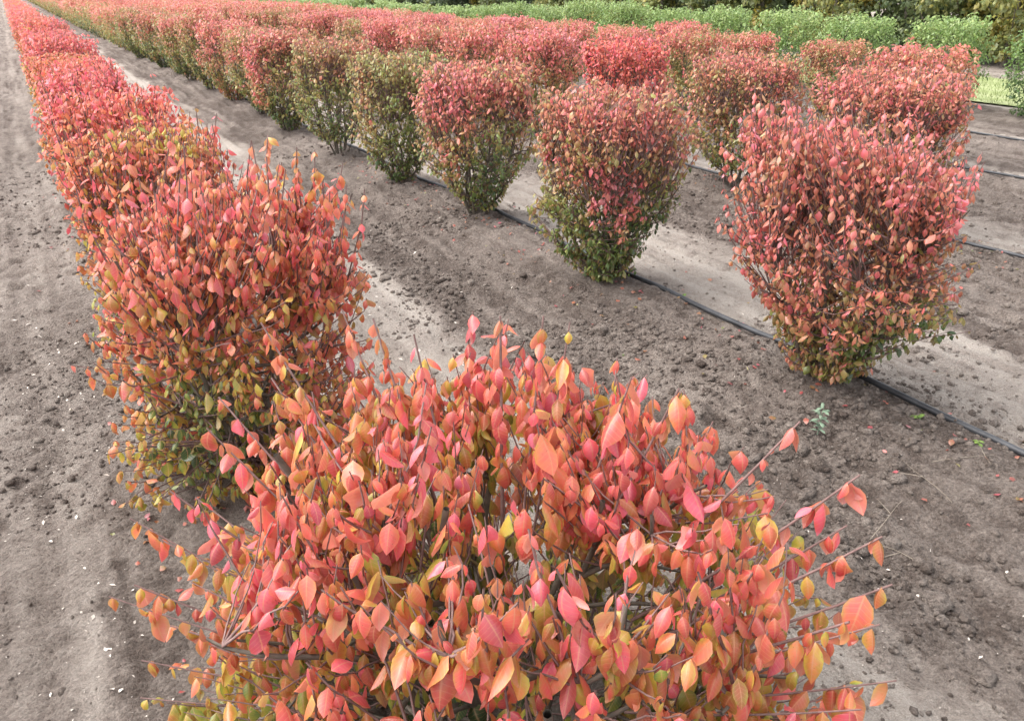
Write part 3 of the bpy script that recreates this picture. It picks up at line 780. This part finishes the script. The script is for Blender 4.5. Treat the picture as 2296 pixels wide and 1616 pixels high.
if VV:
    v = np.concatenate(VV)
    o = link('shrubbery', mesh_np('shrubbery', v, tris=np.concatenate(TT), mat=LEAF, attrs=dict(ripe=np.concatenate(RR), leafuv=np.zeros((len(v), 3)))))
    o['kind'] = 'stuff'; o.color = (0.5, 0, 0, 1)

# --- green row
GRN_C = dict(base=0.38, rise=0.46, core=0.16, patch=0.10, jit=0.10)
GMID = [shrub_meshes(300 + i, 1.20, 0.58, 8, 850, 4, 0.047, 0.3, 1, GRN_C, LEAF_GREEN, dict(MID_SK, bottom=0.6, low=0.05, boxy=2.8, topround=0.2, dome=0.04, bump=0.16), False, 0.16) for i in range(4)]
GFAR = [shrub_meshes(340 + i, 1.15, 0.58, 5, 330, 3, 0.07, 0.3, 1, GRN_C, LEAF_GREEN, dict(MID_SK, shoots=0, bottom=0.6, low=0.05, topround=0.3), False, 0.16) for i in range(4)]
y = 6.02; k = 1
while y < 112:
    x = ROWS['f'] + rg.normal(0, 0.05); y = max(y, 7.5) if k == 2 else y
    near = y < 22
    ms = (GMID if near else GFAR)[int(rg.integers(4))]
    sh = -0.22 if k == 1 else 0.04 * rg.normal()
    lab = f'fresh green clipped shrub, {ORD[k]} from the open end of the green row' if 1 < k <= 12 else 'dark green clipped shrub at the open end of the green row, beside the grass' if k == 1 else 'green clipped shrub in the closed distant stretch of the green row'
    copy_shrub('green_shrub', ms, x, y, lab, 'shrub', 'green shrubs in one row' if k <= 12 else 'distant green shrubs closing into a strip', sh, 0.0, (1, 1.0 if near else 1.12, 1 + rg.normal(0, 0.05)), rg.uniform(-0.3, 0.3) + math.pi * float(rg.integers(2)))
    y += 1.5 + rg.normal(0, 0.05); k += 1

# ------------------------------------------------------------------ trees behind
def tree_meshes(seed, H, R, n, leaf_len, base):
    rg = np.random.default_rng(seed)
    # limbs
    nl = 12
    hz = np.linspace(0.12, 0.8, nl); az = np.arange(nl) * 2.4 + rg.normal(0, 0.3, nl)
    u = np.linspace(0, 1, 6)[None, :, None]
    a = np.stack([0 * hz, 0 * hz, hz * H * 0.8], -1)[:, None]
    e = np.stack([np.cos(az) * R * (1 - 0.45 * hz) * 0.8, np.sin(az) * R * (1 - 0.45 * hz) * 0.8, hz * H * 0.8 + H * 0.18], -1)[:, None]
    limb = a * (1 - u) + e * u + np.array([0, 0, 1]) * (np.sin(u * math.pi) * -0.06 * H)
    trunk = np.stack([0.05 * np.sin(np.linspace(0, 3, 8)), 0.05 * np.cos(np.linspace(0, 3, 8)), np.linspace(-0.05, H * 0.92, 8)], -1)[None]
    v1, q1 = tubes(trunk, np.linspace(0.075, 0.015, 8)[None], 8)
    v2, q2 = tubes(limb, np.linspace(0.028, 0.008, 6)[None] * np.ones((nl, 1)), 5)
    tm = mesh_np('trunk', np.concatenate([v1, v2]), quads=np.concatenate([q1, q2 + len(v1)]), mat=BARK)
    # crown: leaf clumps of uneven size around the limbs
    nc = 46
    ct = rg.random(nc) ** 0.8; ca = rg.uniform(0, 2 * math.pi, nc)
    cr = R * (0.55 + 0.6 * np.sin(np.clip(ct, 0, 1) * math.pi * 0.9 + 0.25)) * np.sqrt(rg.random(nc)) * 0.85
    cc = np.stack([cr * np.cos(ca), cr * np.sin(ca), 0.12 + ct * H * 0.9], -1)
    cs = rg.uniform(0.22, 0.48, nc) * R * 0.8
    tone_ = rg.normal(0, 0.10, nc)
    j = rg.integers(0, nc, n)
    dirs = nrm(rg.normal(0, 1, (n, 3)))
    p = cc[j] + dirs * cs[j][:, None] * (rg.random((n, 1)) ** 0.4) * np.array([1, 1, 0.75])
    ok = p[:, 2] > 0.04; p = p[ok]; j = j[ok]; dirs = dirs[ok]; n = len(p)
    ax = nrm(dirs * 0.6 + rg.normal(0, 0.6, (n, 3)) - np.array([0, 0, 0.35]))
    up = dirs * 0.6 + np.array([0, 0, 0.7]) + rg.normal(0, 0.35, (n, 3)); nr = nrm(up - (up * ax).sum(1, keepdims=True) * ax)
    L = dict(pos=p, ax=ax, nr=nr, len=leaf_len * np.clip(rg.normal(1, 0.25, n), 0.5, 1.6), width=np.full(n, 0.55), fold=np.full(n, 0.3), curl=rg.normal(0.5, 0.3, n),
             twist=0 * p[:, 0], wave=0 * p[:, 0], ripe=np.clip(base + tone_[j] + rg.normal(0, 0.09, n), 0, 1), jit=rg.random(n), hue=rg.random(n))
    return tm, leaves_mesh('crown', L, 1, LEAF_BELT)

TREES = [tree_meshes(400 + i, H, R, 7000, 0.125, 0.42) for i, (H, R) in enumerate(((3.3, 1.25), (3.8, 1.4), (2.9, 1.15), (3.5, 1.3), (3.1, 1.45)))]
tones = [(-0.16, 'dark green'), (0.10, 'olive green'), (0.34, 'yellowing'), (-0.04, 'grey-green'), (0.22, 'yellow-green'), (-0.24, 'deep green')]
k = 0
y = 4.6
tr_rg = np.random.default_rng(77)
while y < 120:
    s, nm = tones[int(tr_rg.integers(6))] if k > 7 else tones[[5, 0, 4, 0, 2, 1, 3, 2][k]]
    ms = TREES[int(tr_rg.integers(5))]
    x = 19.4 + tr_rg.normal(0, 0.25)
    rt = root('broadleaf_tree', (x, y, 0.0),
              f'{nm} bushy tree, {ORD[k + 1]} from the open end of the belt behind green row' if k < 14 else 'bushy tree in the far end of the belt behind green row',
              'tree', 'trees in the belt behind the rows' if k < 14 else 'trees in the far end of the belt')
    rt.rotation_euler[2] = tr_rg.uniform(0, 6.28); rt.scale = (1, 1, 1 + tr_rg.normal(0, 0.06))
    o = link('trunk', ms[0], rt)
    o = link('crown', ms[1], rt); o.color = (0.5 + s + 0.04 * tr_rg.normal(), 0, 0, 1); o['kind'] = 'stuff'
    y += (1.6 if y < 40 else 2.4) + tr_rg.normal(0, 0.15); k += 1
# the wood that closes the view behind the belt
WV = []
for y in np.arange(2, 150, 1.9):
    me = TREES[int(tr_rg.integers(5))][1]
    nv = len(me.vertices); co = np.empty(nv * 3, np.float32); me.vertices.foreach_get('co', co); co = co.reshape(-1, 3)
    ri = np.empty(nv * 3, np.float32); me.attributes['ripe'].data.foreach_get('vector', ri); ri = ri.reshape(-1, 3).copy()
    m = 5; keep = np.arange(nv // m) % 6 == 0
    co = co.reshape(-1, m, 3)[keep]; ctr = co.mean(1, keepdims=True); co = (ctr + (co - ctr) * 2.7).reshape(-1, 3); ri = ri.reshape(-1, m, 3)[keep].reshape(-1, 3)
    ri[:, 0] = np.clip(ri[:, 0] + tr_rg.normal(-0.05, 0.15), 0, 1)
    WV.append((co * np.array([1.1, 1.1, 1.2]) + np.array([22.0 + tr_rg.normal(0, 0.5), y, 0]), ri))
v = np.concatenate([a for a, b in WV]); r_ = np.concatenate([b for a, b in WV]); nl = len(v) // 5
o = link('woods', mesh_np('woods', v, tris=(TPL[1][3][None] + (np.arange(nl) * 5)[:, None, None]).reshape(-1, 3), mat=LEAF_BELT, attrs=dict(ripe=r_, leafuv=np.zeros((len(v), 3)))))
o['kind'] = 'stuff'; o.color = (0.5, 0, 0, 1)

# ------------------------------------------------------------------ drip hoses
def hose(rk, x, y0, y1, label, seed, r=0.0105):
    n = int((min(y1, 14) - y0) / 0.06)
    yv = np.concatenate([np.linspace(y0, min(y1, 14), n), np.linspace(min(y1, 14), y1, 120)[1:]])
    xv = x + 0.025 * noise2(yv * 0.9, yv * 0 + 0.5, seed) + 0.010 * noise2(yv * 3.1, yv * 0 + 0.5, seed + 1)
    zv = ground_height(xv, yv)
    zs = np.array([zv[max(0, i - 4):i + 5].max() for i in range(len(zv))])
    zs = np.convolve(np.pad(zs, 4, 'edge'), np.ones(9) / 9, 'valid') + r * 0.4
    p = np.stack([xv, yv, zs], -1)[None]
    v, qd = tubes(p, np.full((1, len(yv)), r), 10)
    o = link('drip_hose', mesh_np('drip_hose', v, quads=qd, mat=HOSE))
    o['label'] = label; o['category'] = 'hose'; o['group'] = 'drip hoses laid along the shrub rows'
    return o
hose('a', 0.44, -0.3, 60, 'thin dark drip hose running under the shrubs beside the wheel track', 1, 0.009)
hose('b', 2.83, -0.5, 60, 'thick black drip hose along the second row, plain to see beside its first shrub', 2, 0.0135)
hose('c', 5.12, -0.5, 60, 'black drip hose along the third row, crossing bare soil behind the coral shrub', 3, 0.011)
hose('d', 7.25, -0.5, 60, 'black drip hose along the fourth row from the wheel track', 4, 0.011)
hose('e', 9.2, -0.5, 60, 'black drip hose along the fifth row, next to the green shrubs', 5, 0.011)

# ------------------------------------------------------------------ clods, litter, weeds, straws
def ico():
    import bmesh
    bm = bmesh.new(); bmesh.ops.create_icosphere(bm, subdivisions=1, radius=1.0)
    v = np.array([x.co[:] for x in bm.verts]); f = np.array([[x.index for x in p.verts] for p in bm.faces]); bm.free()
    return v, f
IV, IF = ico()
def scatter_clods(n, x0, x1, y0, y1, smin, smax, seed, power=2.0):
    rg = np.random.default_rng(seed)
    x = rg.uniform(x0, x1, n); y = y0 + (y1 - y0) * rg.random(n) ** power
    k = (0.55 + 0.45 * cloddy(x, y)) * np.clip(0.40 + 0.9 * noise2(x * 1.7, y * 1.7, 301), 0.10, 1)
    ok = rg.random(n) < k; x, y = x[ok], y[ok]; n = len(x)
    s = smin * (smax / smin) ** (rg.random(n) ** 2.4)
    z = ground_height(x, y)
    sh = IV[None] * (1 + 0.17 * rg.normal(0, 1, (n, len(IV), 1)))
    v = sh * s[:, None, None] * rg.uniform(0.65, 1.25, (n, 1, 3)) * np.array([1, 1, 0.8]) + np.stack([x, y, z + s * 0.1], -1)[:, None]
    f = (IF[None] + (np.arange(n) * len(IV))[:, None, None]).reshape(-1, 3)
    sd_ = np.repeat(np.clip(0.06 + 0.34 * rg.random(n) + 0.14 * (1 - cloddy(x, y)), 0, 1), len(IV))
    return v.reshape(-1, 3), f, sd_
parts = [scatter_clods(900, 1.9, 3.1, 0.5, 1.9, 0.010, 0.034, 21, 1.0), scatter_clods(900, 1.6, 2.5, 2.2, 5.5, 0.010, 0.030, 22, 1.0), scatter_clods(900, 3.9, 5.0, 1.8, 5.5, 0.012, 0.034, 23, 1.0), scatter_clods(12000, -0.9, 5.4, 2.6, 9.5, 0.006, 0.020, 11, 1.2), scatter_clods(5000, -0.9, 0.1, 0.6, 5.0, 0.004, 0.012, 12, 1.4), scatter_clods(14000, -0.9, 5.6, 0.6, 7.5, 0.0035, 0.017, 1, 1.5), scatter_clods(10000, 1.4, 3.2, 0.5, 4.0, 0.003, 0.014, 2, 1.2), scatter_clods(6000, 3.3, 10, 2, 14, 0.007, 0.028, 3)]
VV, FF, SS = [], [], []; off = 0
for v, f, s in parts: VV.append(v); FF.append(f + off); SS.append(s); off += len(v)
o = link('crumbs', mesh_np('crumbs', np.concatenate(VV), tris=np.concatenate(FF), mat=SOIL, smooth=True, attrs=dict(sand=np.concatenate(SS)))); o['kind'] = 'stuff'

# chips and petals of pale litter
CHIP = plain_material('pale_litter', (.48, .42, .36), (.66, .60, .53), 40.0, 0.8, 0.2)
rg = np.random.default_rng(44)
n = 900
x = np.concatenate([rg.normal(-0.16, 0.12, n // 2), rg.uniform(1.2, 3.6, n - n // 2)]); y = 0.7 + 4.8 * rg.random(n) ** 1.4
s = 0.0016 * 5.5 ** (rg.random(n) ** 2.2); z = ground_height(x, y) + 0.003
a = rg.uniform(0, 6.28, n); tl = rg.normal(0, 0.35, (n, 2))
e1 = np.stack([np.cos(a), np.sin(a), tl[:, 0]], -1) * s[:, None] * rg.uniform(0.8, 1.9, (n, 1)); e2 = np.stack([-np.sin(a), np.cos(a), tl[:, 1]], -1) * s[:, None] * 0.7
c = np.stack([x, y, z], -1); up = np.array([0, 0, 0.002])
v = np.stack([c - e1, c + e2 + up, c + e1, c - e2 + up], 1).reshape(-1, 3)
o = link('litter', mesh_np('litter', v, quads=np.arange(4 * n).reshape(-1, 4), mat=CHIP)); o['kind'] = 'stuff'

# fallen leaves under the shrubs
n = 1100
rows_ = rg.integers(0, 3, n); cx_ = np.array([0.35, 2.68, 5.08])[rows_]
x = cx_ + rg.normal(0, 0.20, n); y = 0.8 + 7 * rg.random(n)
a = rg.uniform(0, 6.28, n)
ax = np.stack([np.cos(a), np.sin(a), rg.normal(0, 0.15, n)], -1); ax = nrm(ax); up = np.stack([rg.normal(0, .3, n), rg.normal(0, .3, n), np.ones(n)], -1)
nr = nrm(up - (up * ax).sum(1, keepdims=True) * ax)
L = dict(pos=np.stack([x, y, ground_height(x, y) + 0.012], -1), ax=ax, nr=nr, len=rg.uniform(0.014, 0.034, n), width=np.full(n, 0.5), fold=rg.normal(0.2, 0.2, n), curl=rg.normal(0.5, 0.5, n),
         twist=rg.normal(0, .3, n), wave=rg.normal(0, 1, n), ripe=np.clip(rg.normal(0.66, 0.16, n), 0, 1), jit=rg.random(n) * 0.5 - 0.25, hue=rg.random(n))
o = link('fallen_leaves', leaves_mesh('fallen_leaves', L, 2, LEAF)); o['kind'] = 'stuff'; o.color = (0.5, 0, 0, 1)

# dry stalks lying on the soil
STRAW = plain_material('dry_straw', (.22, .18, .14), (.34, .29, .23), 25.0, 0.8, 0.2)
stalk_where = [(1.98, 1.20, 0.30, 0.3, 'pale dry stalk lying on dark soil just below the silver weed'), (2.35, 1.18, 0.26, 1.2, 'dry stalk leaning towards the black hose near the silver weed'), (2.50, 1.36, 0.22, -0.5, 'thin dry stalk lying close beside the black hose'),
               (2.62, 1.22, 0.20, 0.8, 'short dry stalk among crumbs right of the silver weed'), (2.05, 1.02, 0.18, 2.0, 'thin dry stalk on grey soil below the coral shrub'), (3.1, 1.9, 0.25, 0.9, 'dry stalk on light sand beyond the black hose'),
               (3.35, 1.75, 0.18, 1.9, 'bent dry stalk on loose soil beyond the black hose'), (1.75, 2.6, 0.22, 0.4, 'dry stalk on the sand between the first two rows')]
for i, (x, y, ln, a, lab) in enumerate(stalk_where):
    u = np.linspace(0, 1, 8); px = x + np.cos(a) * ln * u + 0.008 * np.sin(u * 5 + i); py = y + np.sin(a) * ln * u
    pz = np.linspace(gz(px[0], py[0]), gz(px[-1], py[-1]), 8) + 0.006 + 0.008 * np.sin(u * math.pi)
    main = np.stack([px, py, pz], -1)
    side = main[4] + np.linspace(0, 1, 8)[:, None] * np.array([np.cos(a + 0.7) * ln * 0.4, np.sin(a + 0.7) * ln * 0.4, -0.02])
    v, qd = tubes(np.stack([main, side]), np.linspace(0.0013, 0.0007, 8)[None] * np.ones((2, 1)), 5)
    o = link('dry_stalk', mesh_np('dry_stalk', v, quads=qd, mat=STRAW)); o['label'] = lab; o['category'] = 'stalk'; o['group'] = 'dry stalks lying on the soil'

# weeds
WEED_S = plain_material('silver_weed_leaf', (.12, .18, .12), (.21, .27, .19), 60.0, 0.7, 0.3)
WEED_G = plain_material('green_weed_leaf', (.085, .150, .030), (.160, .230, .050), 60.0, 0.6, 0.3)
def weed(x, y, label, mat, n, ln, h, seed, width=0.3):
    rg = np.random.default_rng(seed)
    rt = root('weed', (x, y, gz(x, y)), label, 'weed', 'small weeds on the soil')
    st = np.stack([0.01 * np.sin(np.linspace(0, 2, 5)), 0 * np.linspace(0, 1, 5), np.linspace(-0.01, h, 5)], -1)[None]
    v, qd = tubes(st, np.linspace(0.0025, 0.0012, 5)[None], 5); link('stalk', mesh_np('stalk', v, quads=qd, mat=mat), rt)
    tpl = TPL[3]; U, V, Wd, T = tpl
    me = mesh_np('leaf', leaf_local(tpl, np.array([width]), np.array([0.3]), np.array([1.1]), np.array([0.2]), np.array([1.0]))[0], tris=T, mat=mat)
    for i in range(n):
        a = i * 2.4 + rg.normal(0, 0.2); el = rg.uniform(0.1, 0.9); s = ln * rg.uniform(0.7, 1.2)
        ax = Vector((math.cos(a) * math.cos(el), math.sin(a) * math.cos(el), math.sin(el))); sd_ = Vector((-math.sin(a), math.cos(a), 0)); nr = sd_.cross(ax) * -1
        if nr.z < 0: nr = -nr
        M = Matrix((sd_ * s, ax * s, nr * s)).transposed().to_4x4(); M.translation = Vector((0, 0, h * (0.1 + 0.85 * i / n)))
        lf = bpy.data.objects.new('leaf', me); COL.objects.link(lf); lf.parent = rt; lf.matrix_local = M
weed(2.34, 1.72, 'small silver-green weed on dark soil in front of the first coral shrub', WEED_S, 18, 0.040, 0.13, 1, 0.24)
weed(2.70, 1.56, 'tiny bright green weed beside the black drip hose', WEED_G, 8, 0.028, 0.02, 2, 0.5)
weed(2.72, 1.33, 'low green weed spreading close to the black drip hose', WEED_G, 7, 0.024, 0.015, 3, 0.5)
weed(2.86, 3.1, 'small green weed under the hose between first and second shrub of the second row', WEED_G, 8, 0.03, 0.03, 4, 0.5)
weed(0.30, 0.88, 'small green weed at the foot of the nearest shrub by the wheel track', WEED_G, 7, 0.03, 0.02, 6, 0.5)

# larger clods one can point at
clod_where = [(1.92, 0.93, 0.040, 'largest rounded clod of grey soil, alone on the sand right of the nearest shrub'), (1.78, 0.70, 0.030, 'brown clod on bare soil nearest the camera, right of the nearest shrub'), (2.20, 0.86, 0.032, 'flat dark clod at the edge of the loose soil'),
              (1.62, 2.9, 0.03, 'dark clod on the sand border between the first two rows'), (2.25, 3.0, 0.035, 'crumbly clod below the second shrub of the second row')]
for i, (x, y, s, lab) in enumerate(clod_where):
    import bmesh
    bm = bmesh.new(); bmesh.ops.create_icosphere(bm, subdivisions=3, radius=1.0)
    v = np.array([q_.co[:] for q_ in bm.verts]); f = np.array([[q_.index for q_ in p_.verts] for p_ in bm.faces]); bm.free()
    v = v * (1 + 0.28 * noise3(v * 1.6 + i * 7, 60 + i) + 0.14 * noise3(v * 4.5 + i, 70 + i))[:, None] * np.array([1.15, 0.95, 0.75]) * s
    o = link('soil_clod', mesh_np('soil_clod', v, tris=f, mat=SOIL, attrs=dict(sand=np.full(len(v), 0.30))))
    o.location = (x, y, gz(x, y) + s * 0.4); o['label'] = lab; o['category'] = 'clod'; o['group'] = 'larger clods of soil'
